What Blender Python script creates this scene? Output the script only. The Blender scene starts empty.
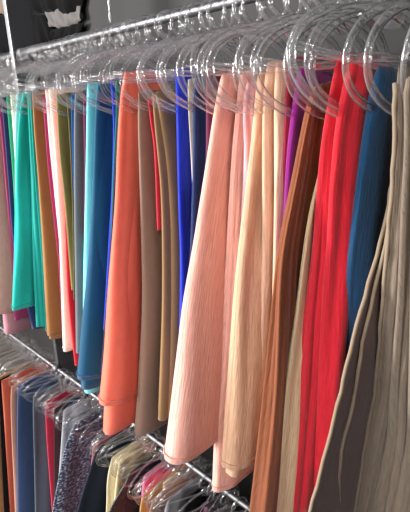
import bpy, math, random
from mathutils import Vector
random.seed(7)
S = bpy.context.scene
COL = S.collection
# ------------------------------------------------------------------ camera
D = 0.5            # distance from the eye to the plane of the upper rail
EYE = 1.9
F = 405.0
TH = math.radians(20.0)
PHI = math.radians(43.2)
hv = (-math.cos(PHI), math.sin(PHI)); rv = (math.sin(PHI), math.cos(PHI))
cam = bpy.data.objects.new('camera', bpy.data.cameras.new('camera'))
cam.data.sensor_fit = 'VERTICAL'; cam.data.sensor_height = 36.0
cam.data.lens = F / 512 * 36.0
cam.data.clip_start = 0.02
cam.location = (0, 0, EYE)
cam.rotation_euler = (math.radians(90) - TH, 0, math.atan2(-hv[0], hv[1]))
COL.objects.link(cam); S.camera = cam

def ray(x, y):
    xr = (x - 205) / F; yu = (256 - y) / F
    f = math.cos(TH) + yu * math.sin(TH); u = -math.sin(TH) + yu * math.cos(TH)
    return (f * hv[0] + xr * rv[0], f * hv[1] + xr * rv[1], u)
def proj(X, Y, Z):
    z = Z - EYE
    f = X * hv[0] + Y * hv[1]; r = X * rv[0] + Y * rv[1]
    dep = f * math.cos(TH) - z * math.sin(TH)
    up = f * math.sin(TH) + z * math.cos(TH)
    return 205 + F * r / dep, 256 - F * up / dep
def at_y(x, y, Y):
    d = ray(x, y); t = Y / d[1]
    return d[0] * t, Y, EYE + d[2] * t

# ------------------------------------------------------------------ materials
def lin(c):
    return tuple(((v / 255) / 12.92 if v / 255 <= .04045 else ((v / 255 + .055) / 1.055) ** 2.4) for v in c) + (1,)
MATS = {}
def new_mat(name):
    m = bpy.data.materials.new(name); m.use_nodes = True
    nt = m.node_tree; nt.nodes.clear()
    return m, nt, nt.nodes.new, nt.links.new
def fabric(rgb, rib=260.0, strength=.55, kind='crepe', sheer=0.0):
    key = (rgb, rib, strength, kind, sheer)
    if key in MATS: return MATS[key]
    m, nt, N, L = new_mat('fabric')
    out = N('ShaderNodeOutputMaterial'); p = N('ShaderNodeBsdfPrincipled')
    p.inputs['Roughness'].default_value = .8
    p.inputs['Specular IOR Level'].default_value = .25 if max(rgb) > 30 else .06
    p.inputs['Sheen Weight'].default_value = .25 if max(rgb) > 60 else .04
    p.inputs['Sheen Roughness'].default_value = .5
    base = lin(rgb)
    uv = N('ShaderNodeUVMap')
    mp = N('ShaderNodeMapping'); L(uv.outputs[0], mp.inputs[0])
    if kind == 'sequin':
        mp.inputs['Scale'].default_value = (90, 260, 1)
        v = N('ShaderNodeTexNoise'); v.inputs['Scale'].default_value = 1; v.inputs['Detail'].default_value = 2
        L(mp.outputs[0], v.inputs['Vector'])
        r = N('ShaderNodeValToRGB'); r.color_ramp.elements[0].position = .53 if max(rgb) > 30 else .66; r.color_ramp.elements[1].position = .62 if max(rgb) > 30 else .72
        r.color_ramp.elements[0].color = base; r.color_ramp.elements[1].color = (.55, .66, .85, 1)
        L(v.outputs[0], r.inputs[0]); L(r.outputs[0], p.inputs['Base Color'])
        p.inputs['Roughness'].default_value = .35; p.inputs['Specular IOR Level'].default_value = .8
        b = N('ShaderNodeBump'); b.inputs['Strength'].default_value = .9; b.inputs['Distance'].default_value = .003
        L(v.outputs[0], b.inputs['Height']); L(b.outputs[0], p.inputs['Normal'])
    else:
        sc = {'crepe': (rib * 1.25, 26, 1), 'plain': (60, 25, 1), 'knit': (rib, 60, 1)}[kind]
        mp.inputs['Scale'].default_value = sc
        n = N('ShaderNodeTexNoise'); n.inputs['Scale'].default_value = 1; n.inputs['Detail'].default_value = 3; n.inputs['Roughness'].default_value = .6
        L(mp.outputs[0], n.inputs['Vector'])
        mp2 = N('ShaderNodeMapping'); mp2.inputs['Scale'].default_value = (14, 4, 1); L(uv.outputs[0], mp2.inputs[0])
        n2 = N('ShaderNodeTexNoise'); n2.inputs['Scale'].default_value = 1; n2.inputs['Detail'].default_value = 4
        L(mp2.outputs[0], n2.inputs['Vector'])
        r = N('ShaderNodeValToRGB')
        k = .74 if kind == 'crepe' else .8 if kind == 'knit' else .94
        r.color_ramp.elements[0].position = .3; r.color_ramp.elements[1].position = .7
        r.color_ramp.elements[0].color = tuple(c * k for c in base[:3]) + (1,)
        r.color_ramp.elements[1].color = tuple(min(1, c * 1.06) for c in base[:3]) + (1,)
        L(n.outputs[0], r.inputs[0]); L(r.outputs[0], p.inputs['Base Color'])
        b = N('ShaderNodeBump'); b.inputs['Strength'].default_value = strength if kind != 'plain' else .15
        b.inputs['Distance'].default_value = .003
        L(n.outputs[0], b.inputs['Height'])
        b2 = N('ShaderNodeBump'); b2.inputs['Strength'].default_value = .25; b2.inputs['Distance'].default_value = .006
        L(n2.outputs[0], b2.inputs['Height']); L(b.outputs[0], b2.inputs['Normal'])
        L(b2.outputs[0], p.inputs['Normal'])
    sh = p.outputs[0]
    tr = N('ShaderNodeBsdfTranslucent'); tr.inputs[0].default_value = base
    mx = N('ShaderNodeMixShader'); mx.inputs[0].default_value = .12 + sheer * .3
    L(sh, mx.inputs[1]); L(tr.outputs[0], mx.inputs[2]); sh = mx.outputs[0]
    if sheer > 0:
        t = N('ShaderNodeBsdfTransparent'); m2 = N('ShaderNodeMixShader'); m2.inputs[0].default_value = sheer
        L(sh, m2.inputs[1]); L(t.outputs[0], m2.inputs[2]); sh = m2.outputs[0]
    L(sh, out.inputs[0])
    MATS[key] = m; return m
def plain(name, rgb, rough=.6, metal=0., noise=0., nscale=20):
    m, nt, N, L = new_mat(name)
    out = N('ShaderNodeOutputMaterial'); p = N('ShaderNodeBsdfPrincipled'); L(p.outputs[0], out.inputs[0])
    p.inputs['Roughness'].default_value = rough; p.inputs['Metallic'].default_value = metal
    base = lin(rgb)
    tc = N('ShaderNodeTexCoord'); n = N('ShaderNodeTexNoise'); n.inputs['Scale'].default_value = nscale
    L(tc.outputs['Object'], n.inputs['Vector'])
    if metal == 0: p.inputs['Specular IOR Level'].default_value = .1
    r = N('ShaderNodeValToRGB')
    r.color_ramp.elements[0].color = tuple(c * (1 - noise) for c in base[:3]) + (1,)
    r.color_ramp.elements[1].color = base
    L(n.outputs[0], r.inputs[0]); L(r.outputs[0], p.inputs['Base Color'])
    return m
def clear_plastic(name, tint, body, ior, gmin):
    m, nt, N, L = new_mat(name)
    out = N('ShaderNodeOutputMaterial')
    t = N('ShaderNodeBsdfTransparent'); t.inputs[0].default_value = tint
    d = N('ShaderNodeBsdfDiffuse'); d.inputs[0].default_value = (.9, .9, .92, 1)
    g = N('ShaderNodeBsdfGlossy'); g.inputs['Roughness'].default_value = .12
    tc = N('ShaderNodeTexCoord'); n = N('ShaderNodeTexNoise'); n.inputs['Scale'].default_value = 60
    L(tc.outputs['Object'], n.inputs['Vector'])
    b = N('ShaderNodeBump'); b.inputs['Strength'].default_value = .15; b.inputs['Distance'].default_value = .002
    L(n.outputs[0], b.inputs['Height']); L(b.outputs[0], g.inputs['Normal'])
    m1 = N('ShaderNodeMixShader'); m1.inputs[0].default_value = body
    L(t.outputs[0], m1.inputs[1]); L(d.outputs[0], m1.inputs[2])
    f = N('ShaderNodeFresnel'); f.inputs['IOR'].default_value = ior
    mm = N('ShaderNodeMath'); mm.operation = 'MAXIMUM'; mm.inputs[1].default_value = gmin; L(f.outputs[0], mm.inputs[0])
    m2 = N('ShaderNodeMixShader'); L(mm.outputs[0], m2.inputs[0])
    L(m1.outputs[0], m2.inputs[1]); L(g.outputs[0], m2.inputs[2]); L(m2.outputs[0], out.inputs[0])
    return m
PLASTIC = (clear_plastic('clear_plastic_rim', (1, 1, 1, 1), .11, 1.38, .17), clear_plastic('clear_plastic_web', (1, 1, 1, 1), .03, 1.1, .015))
PINKISH = (clear_plastic('pink_clear_plastic_rim', (1, .965, .97, 1), .11, 1.38, .17), clear_plastic('pink_clear_plastic_web', (1, .99, .99, 1), .03, 1.1, .015))
CHROME = plain('chrome', (120, 120, 123), .5, 1.0, .08, 8)
WIRE = plain('wire_metal', (215, 215, 215), .3, 1.0, .1, 50)

# ------------------------------------------------------------------ mesh helpers
def mesh_obj(name, verts, faces, mat, uvs=None, smooth=True, parent=None):
    me = bpy.data.meshes.new(name); me.from_pydata(verts, [], faces)
    if uvs:
        lay = me.uv_layers.new(name='UVMap')
        for l in me.loops: lay.data[l.index].uv = uvs[l.vertex_index]
    me.materials.append(mat)
    if smooth:
        for p in me.polygons: p.use_smooth = True
    me.update()
    o = bpy.data.objects.new(name, me); COL.objects.link(o)
    if parent: o.parent = parent
    return o
def tag(o, label=None, cat=None, group=None, kind=None):
    if label: o['label'] = label
    if cat: o['category'] = cat
    if group: o['group'] = group
    if kind: o['kind'] = kind
    return o
class MB:
    def __init__(s): s.v = []; s.f = []; s.web = set()
    def box(s, x0, x1, y0, y1, z0, z1):
        b = len(s.v)
        s.v += [(x, y, z) for z in (z0, z1) for y in (y0, y1) for x in (x0, x1)]
        s.f += [tuple(b + i for i in q) for q in ((0, 2, 3, 1), (4, 5, 7, 6), (0, 1, 5, 4), (2, 6, 7, 3), (0, 4, 6, 2), (1, 3, 7, 5))]
    def tube(s, pts, r, n=10, closed=False, rx=None):
        """tube along pts; r in-plane radius, rx optional x radius for flat section"""
        b0 = len(s.v); P = [Vector(p) for p in pts]; m = len(P)
        for i, p in enumerate(P):
            if closed: t = P[(i + 1) % m] - P[i - 1]
            else: t = P[min(i + 1, m - 1)] - P[max(i - 1, 0)]
            t.normalize()
            a = Vector((1, 0, 0))
            if abs(t.dot(a)) > .9: a = Vector((0, 1, 0))
            u = (a - t * a.dot(t)).normalized(); w = t.cross(u)
            for k in range(n):
                th = 2 * math.pi * k / n
                q = p + u * math.cos(th) * (rx or r) + w * math.sin(th) * r
                s.v.append(tuple(q))
        seg = m if closed else m - 1
        for i in range(seg):
            j = (i + 1) % m
            for k in range(n):
                k2 = (k + 1) % n
                s.f.append((b0 + i * n + k, b0 + i * n + k2, b0 + j * n + k2, b0 + j * n + k))
        if not closed:
            s.f.append(tuple(b0 + k for k in reversed(range(n)))); s.f.append(tuple(b0 + (m - 1) * n + k for k in range(n)))
    def sweep(s, loop, prof, closed=True):
        """loop: list of (centre, outward) ; prof: list of (radial, x) closed profile"""
        b0 = len(s.v); m = len(loop); n = len(prof)
        for c, o in loop:
            for r, x in prof: s.v.append((c[0] + x, c[1] + o[1] * r, c[2] + o[2] * r))
        for i in range(m if closed else m - 1):
            j = (i + 1) % m
            for k in range(n):
                k2 = (k + 1) % n
                if k in (n // 2 - 1, n - 1): s.web.add(len(s.f))
                s.f.append((b0 + i * n + k, b0 + j * n + k, b0 + j * n + k2, b0 + i * n + k2))
        if not closed:
            s.f.append(tuple(b0 + k for k in range(n))); s.f.append(tuple(b0 + (m - 1) * n + k for k in reversed(range(n))))
    def build(s, name, mat, parent=None, smooth=True):
        o = mesh_obj(name, s.v, s.f, mat[0] if isinstance(mat, tuple) else mat, None, smooth, parent)
        if isinstance(mat, tuple):
            o.data.materials.append(mat[1])
            for i in s.web: o.data.polygons[i].material_index = 1
        return o

# ------------------------------------------------------------------ hangers
RODR = .0075
def ibeam(w, t, e):   # w radial width, t web half thickness, e rib radius; dumb-bell profile
    pr = []
    for k in range(7):
        a = -math.pi * .62 + k / 6 * math.pi * 1.24
        pr.append((w / 2 - e + e * math.cos(a), e * math.sin(a)))
    for k in range(7):
        a = math.pi - math.pi * .62 + k / 6 * math.pi * 1.24
        pr.append((-w / 2 + e + e * math.cos(a), e * math.sin(a)))
    return pr
HW, HH = .104, .056          # half width and height of the ring
ZR0 = -.099                  # ring centre below the rod
ZBAR = -.098
def make_hanger(mat, slim=False):
    root = bpy.data.objects.new('scarf_hanger', None); COL.objects.link(root); root.empty_display_size = .02
    mb = MB(); lp = []
    n = 56
    for i in range(n):
        a = 2 * math.pi * i / n
        y, z = math.cos(a), math.sin(a)
        o = Vector((0, y * HH, z * HW)).normalized()
        lp.append(((0, y * HW, ZR0 + z * HH), o))
    mb.sweep(lp, (ibeam(.0070, .0005, .0009) if slim else ibeam(.0108, .0006, .0019)))
    mb.build('ring', mat, root)
    mb = MB()
    mb.sweep([((0, y, ZBAR), (0, 0, 1)) for y in (-HW + .003, -HW * .5, 0, HW * .5, HW - .003)], ibeam(.006, .0005, .0009) if slim else ibeam(.009, .0006, .0016), closed=False)
    mb.build('crossbar', mat, root)
    # hook: comes up from the neck in front of the rod, over it and down behind
    mb = MB(); R = .0235; cz = RODR + .0022 - R
    pts = []
    for k in range(20):
        a = math.radians(-35 + k * 12.5)     # angle measured from +y (behind) over the top to the front
        pts.append((0, R * math.cos(a), cz + R * math.sin(a)))
    x, y, z = pts[-1]
    for k in range(1, 7):
        t = k / 6
        pts.append((0, y * (1 - t) ** 1.2, z * (1 - t) + (ZR0 + HH + .004) * t))
    lp = []
    for i, p in enumerate(pts):
        a = Vector(pts[max(i - 1, 0)]); b = Vector(pts[min(i + 1, len(pts) - 1)]); t = (b - a).normalized()
        lp.append((p, Vector((0, t.z, -t.y))))
    mb.sweep(lp, ibeam(.0052, .0005, .0012) if slim else ibeam(.0062, .0006, .0017), closed=False)
    mb.build('hook', mat, root)
    # neck plate: rounded gusset where the hook meets the ring
    mb = MB(); m = 20; c = ZR0 + HH - .006
    for x in (-.0008, .0008):
        for k in range(m):
            a = 2 * math.pi * k / m
            mb.v.append((x, .021 * math.cos(a), c + .014 * math.sin(a)))
    mb.f.append(tuple(range(m))); mb.f.append(tuple(reversed(range(m, 2 * m))))
    for k in range(m): mb.f.append((k, m + k, m + (k + 1) % m, (k + 1) % m))
    mb.web.update((0, 1))
    mb.build('neck_plate', mat, root, smooth=False)
    return root
PROTO = {}
def hanger(X, Y, Z, label, group, pink=False, rz=None, tilt=0):
    key = (pink, X < -.56 or Z < 1.3)
    if key not in PROTO:
        o = make_hanger(PINKISH if pink else PLASTIC, key[1]); PROTO[key] = o
    else:
        src = PROTO[key]; o = src.copy(); COL.objects.link(o)
        for ch in list(src.children):
            c = ch.copy(); COL.objects.link(c); c.parent = o
    o.location = (X, Y, Z); o.rotation_euler = (random.gauss(.0, .07), random.gauss(0, .035), random.gauss(-.12, .17))
    k = random.uniform(.93, 1.08); o.scale = (1, k, k)
    tag(o, label, 'hanger', group)
    return o

# ------------------------------------------------------------------ scarves
def interp(pl, y):
    if y <= pl[0][0]: 
        (y0, x0), (y1, x1) = pl[0], pl[1]
    elif y >= pl[-1][0]:
        (y0, x0), (y1, x1) = pl[-2], pl[-1]
    else:
        for i in range(len(pl) - 1):
            if pl[i][0] <= y <= pl[i + 1][0]:
                (y0, x0), (y1, x1) = pl[i], pl[i + 1]; break
    return x0 + (x1 - x0) * (y - y0) / (y1 - y0)
def smooth_pl(pl):
    """densify an edge with catmull-rom so that it has no kinks"""
    if len(pl) < 3: return pl
    out = []
    P = [(2 * pl[0][0] - pl[1][0], 2 * pl[0][1] - pl[1][1])] + list(pl) + [(2 * pl[-1][0] - pl[-2][0], 2 * pl[-1][1] - pl[-2][1])]
    for i in range(1, len(P) - 2):
        for k in range(6):
            t = k / 6
            q = []
            for c in (0, 1):
                p0, p1, p2, p3 = P[i - 1][c], P[i][c], P[i + 1][c], P[i + 2][c]
                q.append(.5 * (2 * p1 + (p2 - p0) * t + (2 * p0 - 5 * p1 + 4 * p2 - p3) * t * t + (3 * p1 - p0 - 3 * p2 + p3) * t ** 3))
            out.append(tuple(q))
    out.append(P[-2])
    return out

NU, NV = 120, 44
def leaf(geo, X, YR, ztop, edge, ybot=None, zbot=None, b0=.009, b1=.03, a0=.045, ab=.07, pleats=7, amp=.003, seed=0,
         skew=0., xlean=0., hemwave=.003, gather=0., tipx=0., blunt=.75, edgehem=None, hemring=None, ymax=None):
    """one hanging fall of cloth: closed folded section swept down, its silhouette fitted to the edge.
    X place on the rail, YR plane of the rail, b0/b1 half thickness at top/bottom, a0 half width on the bar."""
    rnd = random.Random(seed * 131 + 5)
    edge = smooth_pl(edge)
    ph = [rnd.uniform(0, 6.283) for _ in range(6)]
    dr = [rnd.uniform(-1.2, 1.2) for _ in range(6)]
    nn = [max(2, round(pleats * .6)), pleats, max(1, pleats // 3), pleats * 2 + 2]
    def section(v, z, yf):
        # v 0..1 down the fall; returns list of points
        yb = YR + a0 + (ab - a0) * min(1, v * 1.4)
        yc = (yf + yb) / 2; a = max(.01, (yb - yf) / 2)
        s = (v - .08) / .92; s = max(0, s); s = s * s * (3 - 2 * s) if s < 1 else 1
        b = b0 + (b1 - b0) * (.35 * max(0, (v - .08)) / .92 + .65 * s)
        cap = min(1, v / .035); cap = math.sqrt(max(.02, 1 - (1 - cap) ** 2))
        b *= cap
        A = amp * (.45 + .9 * min(1, v * 3)) * cap
        pts = []
        for k in range(NU):
            th = 2 * math.pi * k / NU
            c, sn = math.cos(th), math.sin(th)
            w = .72 + .28 * c
            yy = -math.copysign(abs(c) ** .9, c) * a
            xx = math.copysign(abs(sn) ** blunt, sn) * b * w
            u = k / NU
            d = 0
            for j, (n_, g) in enumerate(zip(nn, (1, .5, .8, .06 + gather * (1 - v) * .6))):
                d += g * math.sin(2 * math.pi * n_ * u + ph[j] + dr[j] * v * 2.2 + .5 * math.sin(v * 4 + ph[5]) + .3 * math.sin(v * 9 + ph[j]))
            # sharpen so that folds have rounded crests and narrow valleys
            pass
            d = A * d * (1.3 - .3 * c)
            nx, ny = sn, -c * .75
            pts.append([xx + nx * d, yc + yy + ny * d])
        return pts
    def world(pts, v, z):
        out = []
        k = skew * min(1, v * 1.5)
        for x, y in pts:
            out.append((X + x + k * (y - YR) + xlean * v + tipx, y, z))
        return out
    def fit(v, z, yf):
        for it in range(9):
            P = world(section(v, z, yf), v, z)
            best = min(((proj(*p)) for p in P), key=lambda q: q[0])
            want = interp(edge, best[1])
            e = want - best[0]
            if abs(e) < .15: break
            # moving the front by dy towards the eye shifts the image left
            P2 = world(section(v, z, yf - .004), v, z)
            b2 = min(((proj(*p)) for p in P2), key=lambda q: q[0])
            g = (b2[0] - best[0]) / -.004
            if abs(g) < 50: g = 50 if g >= 0 else -50
            st = max(-.03, min(.03, e / g))
            yf = max(.06, min(ymax or YR + a0 * .6, yf + st))
        return yf, best
    if zbot is None:
        zbot = ztop - .85
        yf = YR - .12
        for it in range(8):
            yf, best = fit(1.0, zbot, yf)
            dz = (ybot - best[1]) / 260.0 * .9
            zbot -= dz * .8
            if abs(ybot - best[1]) < .6: break
    rows = []; vs = []
    for i in range(NV):
        t = i / (NV - 1)
        vs.append(t ** 1.35 if t < 1 else 1.0)
    yf = YR - a0
    for i, v in enumerate(vs):
        z = ztop + (zbot - ztop) * v
        nyf, best = fit(max(v, .02), z, yf)
        if i == 0: nyf = yf if abs(nyf - yf) > .05 else nyf
        rows.append(nyf); yf = nyf
    # light smoothing of the fitted front
    for _ in range(2):
        rows = [rows[0]] + [(rows[i - 1] + 2 * rows[i] + rows[i + 1]) / 4 for i in range(1, NV - 1)] + [rows[-1]]
    V, UV, Fc = geo
    b = len(V)
    for i, (v, yf) in enumerate(zip(vs, rows)):
        z = ztop + (zbot - ztop) * v
        P = world(section(v, z, yf), v, z)
        per = 0
        for k, p in enumerate(P):
            zz = z
            u = k / NU
            if v > .9: zz += hemwave * math.sin(u * 14 + ph[0]) * (v - .9) / .1
            if v < .06:      # the fold over the bar: sag a little between pleats, lower at the two ends
                q = (p[1] - (YR)) / max(.01, a0)
                zz -= (.004 * min(1.6, q * q) + .0012 * math.sin(q * 9 + ph[1])) * (1 - v / .06)
            V.append((p[0], p[1], zz))
            if k: per += math.dist(P[k], P[k - 1])
            UV.append((per + seed * .37, zz))
    for i in range(NV - 1):
        for k in range(NU):
            k2 = (k + 1) % NU
            Fc.append((b + i * NU + k, b + (i + 1) * NU + k, b + (i + 1) * NU + k2, b + i * NU + k2))
    # top closes; bottom turns inwards so that the end reads as thick folded cloth with a hollow
    Fc.append(tuple(b + k for k in range(NU)))
    last = b + (NV - 1) * NU
    cx = sum(V[last + k][0] for k in range(NU)) / NU; cy = sum(V[last + k][1] for k in range(NU)) / NU
    prev = last
    for (f, dz) in ((.93, -.0015), (.86, .006), (.7, .03)):
        nb = len(V)
        for k in range(NU):
            x, y, z = V[last + k]
            V.append((cx + (x - cx) * f, cy + (y - cy) * (1 - (1 - f) * .35), z + dz)); UV.append(UV[last + k])
        for k in range(NU):
            k2 = (k + 1) % NU
            Fc.append((prev + k, nb + k, nb + k2, prev + k2))
        prev = nb
    Fc.append(tuple(prev + k for k in reversed(range(NU))))
    return rows, zbot, last, b

def scarf(label, rgb, top, leaves, group, YR=D, cat='scarf', kind='crepe', rib=260., strength=.55, sheer=0., a0=.045, hem=None, X=None, name='scarf', top_dz=0., lower=False):
    """top: pixel of the front top corner of the folded cloth"""
    x3, _, z3 = at_y(top[0], top[1], YR - a0)
    if X is None: X = x3
    if lower:
        d = ray(*top); t = -1.0 / d[2]
        X = d[0] * t; yfr = d[1] * t; z3 = EYE - 1.0
        YR = rail_y(X); a0 = max(.045, min(.09, YR - yfr))
    geo = ([], [], [])
    hems = []; allr = []
    for i, lf in enumerate(leaves):
        kw = dict(seed=len(SC) * 3 + i, a0=a0); kw.update(lf)
        r = leaf(geo, X, YR, z3 + .004 + top_dz, **kw)
        allr.append(r)
    o = mesh_obj(name, geo[0], geo[2], fabric(rgb, rib, strength, kind, sheer), geo[1])
    tag(o, label, cat, group)
    for r, lf in zip(allr, leaves):
        rows, zb, last, b = r
        if lf.get('edgehem'):
            mb = MB(); kk = []
            for j in range(NV):
                q = min(range(-25, 26), key=lambda k_: proj(*geo[0][b + j * NU + k_ % NU])[0])
                kk.append(q)
            kk = [round(sum(kk[max(0, j - 4):j + 5]) / len(kk[max(0, j - 4):j + 5])) % NU for j in range(NV)]
            pts = [Vector(geo[0][b + j * NU + kk[j]]) for j in range(2, NV)]
            pts = [p + Vector((.0006 * math.sin(i_ * 1.9) - .001, -.0015 + .0008 * math.sin(i_ * 2.7), 0)) for i_, p in enumerate(pts)]
            mb.tube(pts, .0027, 6)
            mb.build('hem', fabric(lf['edgehem'], 300, .6, 'crepe'), o)
        if lf.get('hemring'):
            mb = MB()
            pts = [Vector(geo[0][last + k]) + Vector((0, 0, .012)) for k in range(NU)]
            c = sum(pts, Vector()) / NU
            mb.tube([p for p in pts], .0013, 5, closed=True)
            mb.build('hem', fabric(lf['hemring'], 300, .4, 'plain'), o)
    for (rows, zb, last, b), i in hems:
        # rolled hem: a thin cord round the end of the fall and, if asked, up its front edge
        mb = MB()
        pts = [geo[0][last + k] for k in range(NU)]
        mb.tube([(p[0], p[1], p[2] + .008) for p in pts], .0011, 5, closed=True)
        h = mb.build('hem', fabric(hem[i], rib, strength, 'plain'), o)
    SC.append((o, X, z3, label))
    return o
SC = []
def rail_y(X): return .548 + .11 * (X + .55)
# ================================================================== UPPER RAIL (near to far)
UP = 'scarves on the upper rail'
def U(label, rgb, top, leaves, **k): return scarf(label, rgb, top, leaves, UP, **k)
def E_(edge, ybot, **k): return dict(edge=edge, ybot=ybot, **k)

U('taupe crinkled scarf nearest the camera at the right edge, in broad soft folds', (126, 111, 96), (399, 66), [
    E_([(60, 397), (150, 396), (230, 390), (300, 384), (400, 375), (440, 366), (512, 362)], 640, b0=.007, b1=.016, pleats=6, amp=.004, edgehem=(150, 132, 112)),
    E_([(60, 404), (150, 404), (200, 401), (300, 397), (400, 389), (512, 386)], 640, b0=.008, b1=.022, pleats=5, amp=.003, tipx=.022, xlean=.01),
    E_([(60, 412), (200, 411), (350, 409), (512, 405)], 640, b0=.008, b1=.02, pleats=5, amp=.003, tipx=.045, xlean=.02),
], rib=240, strength=.6, X=-.179)
U('sheer mauve-brown scarf with pale stitched hems, hanging open beside the dark blue one', (108, 78, 74), (390, 90), [  # taupe scarf's open inner layer; its shade is put into a darker mauve-brown
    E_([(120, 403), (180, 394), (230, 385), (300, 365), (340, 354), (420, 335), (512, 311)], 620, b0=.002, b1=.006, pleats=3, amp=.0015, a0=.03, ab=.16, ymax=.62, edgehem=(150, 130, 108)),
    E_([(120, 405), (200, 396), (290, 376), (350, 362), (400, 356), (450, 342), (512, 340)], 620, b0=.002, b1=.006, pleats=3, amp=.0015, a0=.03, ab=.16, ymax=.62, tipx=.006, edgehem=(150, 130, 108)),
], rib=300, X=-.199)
U('dark petrol blue crinkled scarf between the red one and the taupe one', (10, 68, 108), (378, 68), [
    E_([(66, 375), (100, 368), (150, 360), (200, 354), (250, 348), (300, 345), (390, 347), (512, 352)], 600, b0=.010, b1=.016, pleats=4, amp=.003),
], rib=230, X=-.226)
U('bright red crinkled scarf, wider and nearer of the two red ones', (208, 24, 44), (352, 55), [
    E_([(55, 350), (75, 345), (120, 336), (180, 330), (250, 326), (300, 321), (400, 313), (505, 304)], 545, b0=.012, b1=.03, pleats=6, amp=.0035),
], rib=230)
U('bright red crinkled scarf, narrower one behind, with its hem showing at the bottom', (200, 22, 42), (338, 54), [
    E_([(55, 337), (85, 331), (150, 320), (250, 312), (320, 303), (380, 297), (450, 289), (505, 283)], 506, b0=.009, b1=.028, pleats=6, amp=.003),
    E_([(55, 340), (150, 324), (250, 314), (350, 303), (505, 288)], 520, b0=.008, b1=.02, pleats=5, amp=.003),
], rib=230)
U('dark green scarf of which only the folded top shows behind the red ones', (18, 72, 80), (335, 50), [
    E_([(50, 341), (100, 341), (200, 338), (400, 330)], 420, b0=.009, b1=.012, pleats=4, amp=.002),
], X=-.322)
U('pale cream scarf showing between the brown and red scarves', (255, 224, 180), (322, 90), [
    E_([(80, 331), (165, 320), (200, 311), (240, 304), (300, 296), (350, 288), (420, 277), (512, 265)], 560, b0=.006, b1=.022, pleats=5, amp=.003),
], rib=250)
U('rust brown gathered scarf with pinched top', (132, 70, 36), (313, 84), [
    E_([(84, 312), (110, 305), (150, 297), (200, 287), (250, 277), (300, 272), (400, 262), (512, 249)], 560, b0=.008, b1=.027, pleats=8, amp=.0035, a0=.026, gather=1),
], rib=240)
U('magenta purple scarf showing as a narrow strip beside the brown one', (140, 18, 124), (297, 68), [
    E_([(68, 298), (100, 293), (150, 287), (200, 284), (270, 281)], 330, b0=.010, b1=.012, pleats=6, amp=.003, a0=.05),
])
U('crimson scarf strip between the nude and the magenta scarves', (165, 30, 62), (286, 58), [
    E_([(56, 288), (100, 285), (150, 283), (250, 280)], 300, b0=.007, b1=.01, pleats=4, amp=.002),
])
U('nude beige crinkled scarf with a pinched knot-like fold at its top', (226, 182, 154), (268, 62), [
    E_([(60, 267), (100, 263), (150, 262), (250, 262), (350, 258)], 420, b0=.009, b1=.016, pleats=7, amp=.003),
    E_([(60, 276), (100, 274), (200, 274), (300, 272), (400, 268)], 440, b0=.008, b1=.014, pleats=5, amp=.003, tipx=.02),
], rib=240)
U('large nude beige crinkled scarf with rolled hem, right of the peach one', (228, 182, 148), (257, 74), [
    E_([(74, 257), (100, 255), (150, 250), (200, 244), (250, 238), (300, 233), (380, 227), (465, 221)], 463, b0=.010, b1=.032, pleats=5, amp=.003, hemring=(220, 176, 146)),
    E_([(74, 260), (200, 249), (300, 239), (400, 231), (465, 226)], 470, b0=.008, b1=.026, pleats=5, amp=.003, tipx=-.004),
], rib=240)
U('light pink ribbed scarf strip right of the peach scarf', (238, 176, 184), (245, 82), [
    E_([(80, 246), (110, 243), (150, 244), (200, 242), (300, 236)], 360, b0=.008, b1=.012, pleats=9, amp=.003, a0=.035),
])
U('peach pink crinkled scarf, the broadest one, longer layer behind with a stitched edge', (253, 188, 172), (222, 73), [
    E_([(72, 221), (90, 218), (110, 214), (150, 208), (200, 200), (250, 192), (300, 183), (350, 177), (400, 171), (457, 164)], 457, b0=.010, b1=.043, pleats=4, amp=.0035, hemring=(244, 160, 148), blunt=.85),
    E_([(72, 240), (150, 232), (250, 226), (350, 220), (420, 215), (490, 212)], 488, b0=.008, b1=.022, pleats=5, amp=.003, tipx=.016, xlean=.01, hemring=(236, 150, 136)),
], rib=240, strength=.6)
U('dark plum scarf with its folded top showing beside the peach one', (96, 26, 60), (207, 68), [
    E_([(66, 206), (100, 206), (150, 206), (200, 204)], 300, b0=.009, b1=.010, pleats=5, amp=.002, a0=.05),
], kind='plain')
U('navy scarf behind the peach one', (28, 48, 100), (196, 70), [
    E_([(70, 196), (100, 193), (150, 193), (250, 190), (300, 187)], 360, b0=.009, b1=.014, pleats=5, amp=.002),
])
U('thin cream strip of a scarf between the royal blue and navy ones', (230, 215, 196), (188, 78), [
    E_([(76, 188), (100, 188), (140, 190)], 190, b0=.003, b1=.004, pleats=2, amp=.001, a0=.03),
], kind='plain')
U('royal blue scarf with sharp folds', (14, 44, 190), (176, 69), [
    E_([(68, 175), (100, 176), (150, 177), (200, 178), (260, 180), (330, 179), (370, 178)], 400, b0=.010, b1=.02, pleats=6, amp=.003),
], rib=200)
U('golden brown scarf left of the royal blue one', (140, 108, 70), (160, 92), [
    E_([(90, 155), (120, 160), (160, 166), (220, 170), (300, 170), (413, 165)], 413, b0=.008, b1=.02, pleats=3, amp=.0012),
    E_([(90, 152), (120, 154), (150, 157), (200, 161), (300, 162), (413, 158)], 418, b0=.007, b1=.014, pleats=3, amp=.0012, tipx=-.006),
], kind='plain')
U('dark red scarf sliver between the two brown scarves', (180, 28, 48), (148, 96), [
    E_([(94, 147), (120, 150), (150, 154), (200, 156)], 230, b0=.005, b1=.007, pleats=3, amp=.001, a0=.03),
], kind='plain')
U('taupe brown smooth scarf with rounded fold, right of the coral one', (136, 108, 93), (138, 92), [
    E_([(90, 138), (130, 138), (200, 140), (300, 142), (380, 138), (435, 134)], 432, b0=.008, b1=.026, pleats=3, amp=.002),
], kind='plain')
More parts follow.
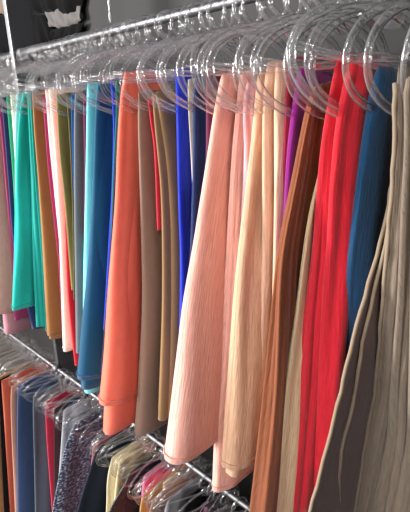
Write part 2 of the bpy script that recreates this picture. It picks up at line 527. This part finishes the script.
U('coral orange smooth scarf, in two tiers at the bottom', (244, 116, 92), (127, 72), [
    E_([(70, 124), (100, 120), (150, 117), (200, 115), (250, 111), (300, 107), (350, 104), (402, 99)], 403, b0=.010, b1=.036, pleats=5, amp=.004, hemring=(240, 116, 94)),
    E_([(70, 128), (150, 120), (250, 114), (350, 107), (430, 103)], 430, b0=.009, b1=.033, pleats=4, amp=.004, tipx=-.003),
], kind='plain')
U('dark navy scarf strip left of the coral one', (22, 30, 70), (119, 82), [
    E_([(80, 120), (150, 116), (250, 110), (330, 104)], 372, b0=.006, b1=.008, pleats=4, amp=.001),
], kind='plain')
U('green scarf sliver between the royal blue strip and the coral scarf', (16, 110, 84), (115, 80), [
    E_([(78, 115), (110, 116), (150, 114), (200, 112)], 240, b0=.005, b1=.006, pleats=3, amp=.001),
], kind='plain')
U('royal blue scarf strip beside the petrol blue scarf', (12, 50, 180), (110, 79), [
    E_([(76, 110), (120, 113), (180, 112), (250, 108)], 330, b0=.006, b1=.009, pleats=4, amp=.002),
], kind='plain')
U('petrol blue smooth scarf with wide rounded front, left of the coral one', (2, 74, 108), (96, 82), [
    E_([(80, 98), (120, 95), (200, 92), (260, 88), (320, 82), (378, 77)], 378, b0=.009, b1=.037, pleats=2, amp=.002, blunt=.9, hemring=(8, 84, 146)),
    E_([(80, 98), (150, 95), (260, 90), (380, 81)], 386, b0=.008, b1=.030, pleats=4, amp=.002),
], kind='plain')
U('light aqua scarf showing left of the petrol blue one', (126, 222, 232), (88, 84), [
    E_([(82, 87), (150, 86), (200, 85), (300, 83), (388, 84)], 390, b0=.009, b1=.028, pleats=4, amp=.002),
], kind='plain')
U('burgundy scarf strip beside the charcoal one', (112, 26, 66), (83, 93), [
    E_([(90, 83), (150, 84), (200, 84)], 240, b0=.006, b1=.007, pleats=3, amp=.001),
], kind='plain')
U('charcoal grey smooth scarf left of the light aqua one', (98, 102, 108), (75, 92), [
    E_([(88, 75), (120, 74), (200, 74), (280, 75), (352, 76)], 353, b0=.008, b1=.018, pleats=3, amp=.002),
], kind='plain')
U('mid blue scarf strip left of the charcoal one', (20, 92, 170), (71, 94), [
    E_([(90, 71), (150, 72), (200, 74)], 260, b0=.004, b1=.005, pleats=3, amp=.001),
], kind='plain')
U('bright red scarf strip hanging behind the cream one', (224, 32, 50), (56, 96), [
    E_([(94, 58), (200, 64), (260, 66), (300, 68), (350, 73), (366, 75)], 366, b0=.005, b1=.010, pleats=3, amp=.001),
], kind='plain')
U('dark olive scarf, slimmer one with shadowed folds', (84, 80, 42), (66, 96), [
    E_([(94, 66), (150, 70), (200, 72), (260, 73)], 300, b0=.006, b1=.007, pleats=5, amp=.002),
], kind='plain')
U('olive green scarf with narrow folds beside the cream one', (122, 112, 62), (60, 94), [
    E_([(92, 56), (150, 59), (200, 64), (260, 69)], 290, b0=.007, b1=.009, pleats=6, amp=.002),
], kind='plain')
U('creamy white smooth scarf with pale pink folded top', (250, 232, 214), (50, 88), [
    E_([(86, 48), (150, 54), (200, 57), (260, 60), (348, 63)], 350, b0=.009, b1=.018, pleats=4, amp=.002, hemring=(236, 216, 198)),
], kind='plain')
U('pale pink scarf top draped beside the creamy white one', (246, 206, 206), (45, 90), [
    E_([(88, 45), (150, 50), (200, 55)], 240, b0=.008, b1=.007, pleats=4, amp=.002, a0=.05),
], kind='plain')
U('deep raspberry scarf strip between golden brown and creamy white', (150, 36, 84), (42, 96), [
    E_([(92, 42), (130, 45), (180, 49), (260, 58), (330, 62)], 345, b0=.006, b1=.009, pleats=4, amp=.002),
], kind='plain')
U('golden tan brown smooth scarf right of the teal one', (154, 104, 56), (32, 92), [
    E_([(90, 32), (130, 34), (180, 38), (240, 42), (300, 45), (333, 47)], 334, b0=.008, b1=.022, pleats=3, amp=.002, hemring=(160, 108, 56)),
    E_([(90, 33), (180, 39), (260, 44), (333, 49)], 339, b0=.008, b1=.019, pleats=3, amp=.002, tipx=-.002),
], kind='plain')
U('small teal scarf strip beside the golden tan one', (0, 150, 140), (29, 92), [
    E_([(90, 29), (180, 35), (260, 41), (328, 45)], 330, b0=.006, b1=.012, pleats=6, amp=.003),
    E_([(90, 27), (180, 31), (260, 33), (324, 36)], 326, b0=.006, b1=.012, pleats=6, amp=.003, tipx=-.01),
], kind='plain')
U('bright teal scarf in many narrow folds, large one at the left', (0, 168, 156), (22, 92), [
    E_([(88, 23), (130, 18), (200, 15), (250, 14), (307, 12)], 308, b0=.009, b1=.024, pleats=7, amp=.0045, hemring=(0, 150, 140)),
], kind='plain')
FARGRP = UP
U('pale aqua scarf strip left of the bright teal one', (150, 214, 214), (17, 94), [
    E_([(92, 17), (130, 15), (200, 15)], 260, b0=.006, b1=.008, pleats=3, amp=.001),
], kind='plain')
U('ivory scarf strip left of the teal one', (248, 244, 226), (11, 94), [
    E_([(92, 10), (130, 13), (180, 16), (240, 18)], 270, b0=.007, b1=.012, pleats=3, amp=.001),
], kind='plain')
U('leaf green scarf strip at the left edge', (30, 146, 104), (7, 96), [
    E_([(94, 6), (130, 9), (180, 13), (240, 16)], 300, b0=.006, b1=.010, pleats=3, amp=.001),
], kind='plain')
U('navy blue scarf strip at the left edge', (30, 48, 96), (1, 98), [
    E_([(96, 1), (130, 4), (180, 8), (250, 14), (320, 30)], 328, b0=.007, b1=.016, pleats=3, amp=.001),
], kind='plain')
U('plum purple scarf low at the left edge behind the teal one', (138, 40, 88), (-2, 100), [
    E_([(98, -3), (130, 1), (180, 5), (240, 10), (316, 14)], 319, b0=.006, b1=.022, pleats=3, amp=.002),
], kind='plain')
U('mauve pink scarf at the far left hanging lower than the plum one', (176, 122, 132), (-6, 100), [
    E_([(98, -8), (180, -6), (260, -2), (331, 4)], 332, b0=.007, b1=.034, pleats=3, amp=.002, ab=.05),
], kind='plain')
U('dusty rose smooth scarf cut by the left edge of the picture', (202, 154, 144), (-9, 100), [
    E_([(98, -10), (180, -10), (250, -10), (316, -10)], 313, b0=.007, b1=.045, pleats=3, amp=.002, tipx=.035),
], kind='plain')

# ================================================================== LOWER RAIL
LO = 'scarves on the lower rail'
YL, ZL = .55, EYE - .90
def Lw(label, rgb, top, leaves, **k): return scarf(label, rgb, top, leaves, LO, lower=True, **k)
def G_(edge, **k): return dict(edge=edge, zbot=.02, **k)
Lw('grey-plum scarf on the lower rail under the beige one', (92, 66, 84), (224, 497), [G_([(490, 224), (512, 220), (600, 210)], b0=.009, b1=.02)])
Lw('dark plum scarf with folds on the lower rail', (96, 52, 78), (206, 503), [G_([(500, 206), (520, 202), (600, 190)], b0=.009, b1=.02)])
Lw('black scarf on the lower rail between the plum and grey ones', (22, 22, 26), (186, 500), [G_([(495, 186), (520, 182), (600, 172)], b0=.009, b1=.02)])
Lw('pale grey scarf on the lower rail', (150, 150, 158), (167, 502), [G_([(500, 167), (520, 163), (600, 155)], b0=.010, b1=.02)], kind='plain')
Lw('dusty peach ruffled scarf on the lower rail', (206, 150, 126), (152, 500), [G_([(498, 153), (520, 148), (600, 142)], b0=.008, b1=.02, pleats=9, amp=.003)], kind='knit')
Lw('cream white ribbed scarf lying over its hanger, lower rail', (232, 218, 196), (163, 484), [G_([(484, 163), (520, 158), (600, 148)], b0=.007, b1=.01)], kind='plain')
Lw('caramel gold textured scarf on the lower rail', (206, 150, 84), (143, 496), [G_([(490, 144), (505, 140), (520, 139), (600, 132)], b0=.009, b1=.02)], kind='knit')
Lw('hot pink scarf on the lower rail', (250, 84, 110), (147, 487), [G_([(485, 147), (500, 146), (600, 138)], b0=.008, b1=.01)], kind='plain')
Lw('orchid pink scarf on the lower rail beside the hot pink one', (206, 112, 156), (142, 478), [G_([(475, 143), (500, 141), (600, 132)], b0=.009, b1=.01)], kind='plain')
Lw('black scarf with glittering dots on the lower rail', (24, 24, 26), (131, 472), [G_([(468, 131), (490, 121), (512, 109), (600, 90)], b0=.009, b1=.03)], kind='sequin')
Lw('second cream scarf with a folded corner on the lower rail', (214, 194, 148), (119, 463), [G_([(460, 119), (480, 116), (512, 113), (600, 108)], b0=.008, b1=.015)], kind='plain')
Lw('ivory ribbed knit scarf on the lower rail', (232, 220, 184), (111, 458), [G_([(455, 112), (480, 107), (512, 106), (600, 100)], b0=.009, b1=.016)], kind='knit', rib=300)
Lw('black-navy smooth scarf with rounded shoulder on the lower rail', (26, 34, 50), (98, 448), [G_([(446, 98), (455, 94), (475, 88), (512, 77), (600, 60)], b0=.010, b1=.03)], kind='plain')
Lw('dusty rose scarf on the lower rail behind the black-navy one', (170, 100, 110), (92, 446), [G_([(444, 93), (470, 90), (600, 70)], b0=.007, b1=.01)], kind='plain')
Lw('navy scarf covered in rows of dark blue sequins on the lower rail', (28, 38, 66), (74, 424), [G_([(422, 75), (440, 67), (470, 60), (512, 52), (600, 38)], b0=.010, b1=.045, ab=.09)], kind='sequin')
Lw('deep blue scarf with folded top above the sequinned navy one', (24, 42, 84), (68, 402), [G_([(398, 68), (430, 66), (512, 58)], b0=.009, b1=.01)])
Lw('silver grey scarf strip beside the chrome post', (190, 190, 196), (63, 411), [G_([(408, 63), (430, 62), (512, 56)], b0=.006, b1=.01)], kind='plain')
Lw('dark maroon brown scarf strip on the lower rail', (56, 30, 34), (54, 408), [G_([(406, 54), (440, 54), (512, 54)], b0=.007, b1=.012)], kind='plain')
Lw('crimson scarf on the lower rail left of the chrome post', (186, 28, 66), (45, 402), [G_([(400, 45), (430, 46), (460, 48), (512, 52)], b0=.009, b1=.014, pleats=4, amp=.002)], kind='plain')
Lw('slate grey speckled scarf on the lower rail', (76, 84, 98), (33, 396), [G_([(392, 33), (420, 33), (460, 34), (512, 35)], b0=.010, b1=.022)], kind='plain')
Lw('denim blue scarf with deep folds on the lower rail', (48, 70, 112), (18, 386), [G_([(384, 18), (420, 17), (512, 17)], b0=.010, b1=.028, pleats=4, amp=.0045)], kind='plain')
Lw('rosy tan scarf on the lower rail beside the denim blue one', (190, 140, 124), (11, 386), [G_([(384, 11), (420, 11), (512, 15)], b0=.007, b1=.014)], kind='plain')
Lw('rust orange scarf on the lower rail', (180, 84, 60), (2, 380), [G_([(378, 1), (420, 4), (512, 10)], b0=.009, b1=.016)], kind='plain')
Lw('black scarf strip on the lower rail left of the rust one', (20, 18, 20), (-3, 380), [G_([(378, -3), (420, 0), (512, 4)], b0=.009, b1=.016)], kind='plain')
Lw('golden brown scarf in the bottom left corner', (176, 130, 80), (-8, 376), [G_([(378, -14), (512, -10)], b0=.009, b1=.05, tipx=.02)], kind='plain')

# ================================================================== hangers on both rails
GH = 'clear plastic ring hangers on the upper rail'
def brief(lbl):
    w = lbl.replace(' on the lower rail', '').replace(', lower rail', '').split(',')[0].split()
    for stop in ('with', 'showing', 'of', 'covered', 'in'):
        if len(w) > 9 and stop in w: w = w[:w.index(stop)]
    return ' '.join(w[:9])
HUP = [s for s in SC if s[0]['group'] == UP]
HLO = [s for s in SC if s[0]['group'] == LO]
xs = []
for o, X, z, lbl in HUP:
    w = brief(lbl)
    hanger(X + .007, D, EYE + .1475, ('clear plastic ring hanger holding the ' + w)[:110], GH, pink=random.random() < .25)
    xs.append(X + .007)
rnd = random.Random(3)
x = -.19; n = 0
while x > -1.95:
    if min(abs(x - q) for q in xs) > .006:
        where = 'at the right of the picture' if x > -.45 else 'in the middle of the picture' if x > -.85 else 'at the left of the picture'
        hanger(x, D, EYE + .1475, 'clear ring hanger crowded among others on upper rail, ' + where, GH, pink=rnd.random() < .2)
        n += 1
    x -= rnd.uniform(.013, .021) * (2.6 if x > -.6 else 2.2)
GL = 'clear plastic ring hangers on the lower rail'
xs = []
for o, X, z, lbl in HLO:
    w = brief(lbl)
    hanger(X + .007, rail_y(X), ZL, ('lower rail ring hanger holding the ' + w)[:110], GL, pink=random.random() < .3)
    xs.append(X + .007)
x = -.40
while x > -2.1:
    if min(abs(x - q) for q in xs) > .006:
        where = 'right of the chrome post' if x > -1.4 else 'left of the chrome post'
        hanger(x, rail_y(x), ZL, 'clear plastic ring hanger crowded on the lower rail, ' + where, GL, pink=rnd.random() < .3)
    x -= rnd.uniform(.028, .045)

# ================================================================== rails and post
def rod(name, X0, X1, Y, Z, label, group, fy=None):
    mb = MB(); n = 40
    mb.tube([(X0 + (X1 - X0) * i / n, fy(X0 + (X1 - X0) * i / n) if fy else Y, Z) for i in range(n + 1)], RODR, 20)
    o = mb.build(name, CHROME)
    tag(o, label, 'clothes rail', group); return o
XP = -1.30
rod('clothes_rail', .6, XP + .01, D, EYE + .1475, 'upper chrome clothes rail carrying the big scarves', 'chrome rails')
rod('clothes_rail', XP - .025, -3.2, D, EYE + .1475, 'upper chrome clothes rail continuing beyond the post', 'chrome rails')
rod('clothes_rail', .6, -3.2, YL, ZL, 'lower chrome clothes rail packed with hangers and scarves', 'chrome rails', rail_y)
post = tag(bpy.data.objects.new('rack_post', None), 'tall rectangular chrome rack post at the left of the scarves', 'post')
COL.objects.link(post); post.location = (XP, 0, 0)
mb = MB(); mb.box(-.024, 0, .475, .545, 0, 2.75)
o = mb.build('upright', CHROME, post, smooth=False)
bv = o.modifiers.new('bevel', 'BEVEL'); bv.width = .003; bv.segments = 2
for z, y in ((EYE + .1475, D), (ZL, rail_y(XP))):
    mb = MB(); mb.tube([(.0 + t, y, z) for t in (0, .004, .010, .016, .018)], .016, 20)
    mb.build('rail_collar', CHROME, post)
# twisted wire loop hanging down to the rail
mb = MB(); wx, wy, _ = at_y(110, 18, D)
z1 = EYE + .1475 + .016
pts = []
for k in range(70):
    t = k / 69
    pts.append((wx + .0016 * math.cos(t * 50) * (t < .55), wy + .0016 * math.sin(t * 50), z1 + .0 + t * .42))
mb.tube(pts, .0008, 5)
pts2 = [(wx + .0016 * math.cos(k / 69 * 50 + 3.1) + max(0, k / 69 - .16) * .05, wy + .0016 * math.sin(k / 69 * 50 + 3.1), z1 + k / 69 * .42) for k in range(70)]
mb.tube(pts2, .0008, 5)
mb.tube([(wx + .0, wy + (RODR + .001) * math.cos(a / 12 * 6.283), EYE + .1475 + (RODR + .001) * math.sin(a / 12 * 6.283)) for a in range(12)], .0009, 5, closed=True)
tag(mb.build('hanging_wire', WIRE), 'thin twisted silver wire hanging from above to the upper rail', 'wire')

# ================================================================== room
def quad(name, pts, mat, kind='structure'):
    o = mesh_obj(name, pts, [tuple(range(len(pts)))], mat, smooth=False); tag(o, kind=kind); return o
WALL = plain('wall_paint', (58, 56, 57), .6, 0, .12, 1.5)
def slab(name, x0, x1, y0, y1, z0, z1, mat):
    mb = MB(); mb.box(x0, x1, y0, y1, z0, z1); return tag(mb.build(name, mat, smooth=False), kind='structure')
slab('wall_back', -4.3, 1.6, .86, .96, 0, 2.8, WALL)
slab('wall_left', -4.4, -4.3, -2.6, .96, 0, 2.8, WALL)
slab('floor', -4.4, 1.6, -2.6, .96, -.1, 0, plain('floor_vinyl', (92, 88, 84), .5, 0, .2, 3))

# black clothes hanging / lying high on the wall at the upper left
BLK = fabric((9, 8, 9), 80, .3, 'plain')
GRY = fabric((92, 88, 86), 80, .3, 'plain')
STR = fabric((150, 140, 132), 80, .3, 'plain')
def cloth_panel(name, label, quadpx, Y, mat, thick=.02, wav=.012, seed=1, parent=None):
    """hanging garment with folds; its corners are given where it hangs against the wall plane Y"""
    rn = random.Random(seed); nx, nz = 30, 24
    c = [Vector(at_y(px, py, Y)) for px, py in quadpx]   # tl, tr, br, bl
    ph = [rn.uniform(0, 6) for _ in range(5)]
    V, UV, Fc = [], [], []
    for side in (0, 1):
        for j in range(nz + 1):
            for i in range(nx + 1):
                u, v = i / nx, j / nz
                p = (c[0] * (1 - u) + c[1] * u) * (1 - v) + (c[3] * (1 - u) + c[2] * u) * v
                rag = .007 * math.sin(u * 6 + ph[0]) * v + .003 * math.sin(u * 14 + ph[1]) * v
                bulge = thick * math.sqrt(max(0, 1 - (2 * u - 1) ** 6)) * math.sqrt(max(0, 1 - (2 * v - 1) ** 6))
                d = wav * (math.sin(u * 19 + ph[2] + v * 2) * .5 + .35 * math.sin(u * 37 + ph[3] - v * 3)) * (.3 + v)
                V.append((p.x + rag * .4, p.y + d + (bulge if side else -bulge), p.z + rag)); UV.append((u * .5, v * .5))
    n1 = (nx + 1) * (nz + 1)
    for s in (0, 1):
        for j in range(nz):
            for i in range(nx):
                a = s * n1 + j * (nx + 1) + i
                q = (a, a + 1, a + nx + 2, a + nx + 1)
                Fc.append(q if s else tuple(reversed(q)))
    o = mesh_obj(name, V, Fc, mat, UV, parent=parent)
    if label: tag(o, label, 'garment', 'dark clothes high at the upper left')
    return o
cloth_panel('black_garment', 'black garment hanging high behind the left end of the hangers', [(24, -40), (92, -60), (80, 12), (34, 16)], .835, BLK, .03, seed=2)
cloth_panel('black_garment', 'lower black garment between the chrome post and the grey cloth', [(26, 12), (50, 14), (56, 44), (28, 50)], .835, BLK, .03, seed=3)
cloth_panel('grey_garment', 'folded grey cloth draped under the black garments', [(44, 12), (80, 4), (82, 22), (52, 30)], .835, GRY, .012, seed=4)
cloth_panel('black_garment', 'small black garment below the grey cloth near the rail end', [(52, 30), (84, 22), (78, 42), (50, 44)], .835, BLK, .015, seed=6)
cloth_panel('patterned_garment', 'brown patterned garment cut by the top left corner', [(-20, -20), (10, -20), (9, 14), (-16, 18)], .835, fabric((120, 100, 84), 60, .5, 'knit'), .02, seed=5)
cloth_panel('black_garment', 'black garment beyond the chrome post at the left edge', [(-22, 16), (16, 14), (16, 52), (-20, 56)], .835, BLK, .025, seed=8)

# ================================================================== light
def area(name, loc, target, size, size_y, power, col=(1, 1, 1)):
    l = bpy.data.lights.new(name, 'AREA'); l.shape = 'RECTANGLE'; l.size = size; l.size_y = size_y; l.energy = power; l.color = col
    o = bpy.data.objects.new(name, l); COL.objects.link(o); o.location = loc
    o.rotation_euler = (Vector(target) - Vector(loc)).to_track_quat('-Z', 'Y').to_euler()
    return o
area('shop_light_front', (-3.0, -2.3, 2.35), (-.7, .5, 1.3), .8, .8, 235, (1, .985, .96))
area('shop_light_near', (-2.2, -1.2, 2.85), (-.5, .5, 1.5), .8, .25, 30, (1, .98, .95))
area('fill_light_aisle', (-.7, -2.2, 1.75), (-.4, .5, 1.3), 1.3, .9, 84, (1, .98, .96))  # unseen soft fill, added to brighten the faces turned to the camera
area('shop_light_right', (.7, -.6, 2.8), (-.4, .6, 1.9), .4, .2, 7, (1, .97, .93))
w = bpy.data.worlds.new('world'); S.world = w; w.use_nodes = True
bg = w.node_tree.nodes['Background']; bg.inputs[0].default_value = (.8, .85, .9, 1); bg.inputs[1].default_value = .12

S.cycles.transparent_max_bounces = 700
S.cycles.max_bounces = 8
S.cycles.use_denoising = True
S.view_settings.view_transform = 'Standard'; S.view_settings.look = 'None'
S.view_settings.gamma = 1; S.view_settings.exposure = .12; S.view_settings.use_curve_mapping = False
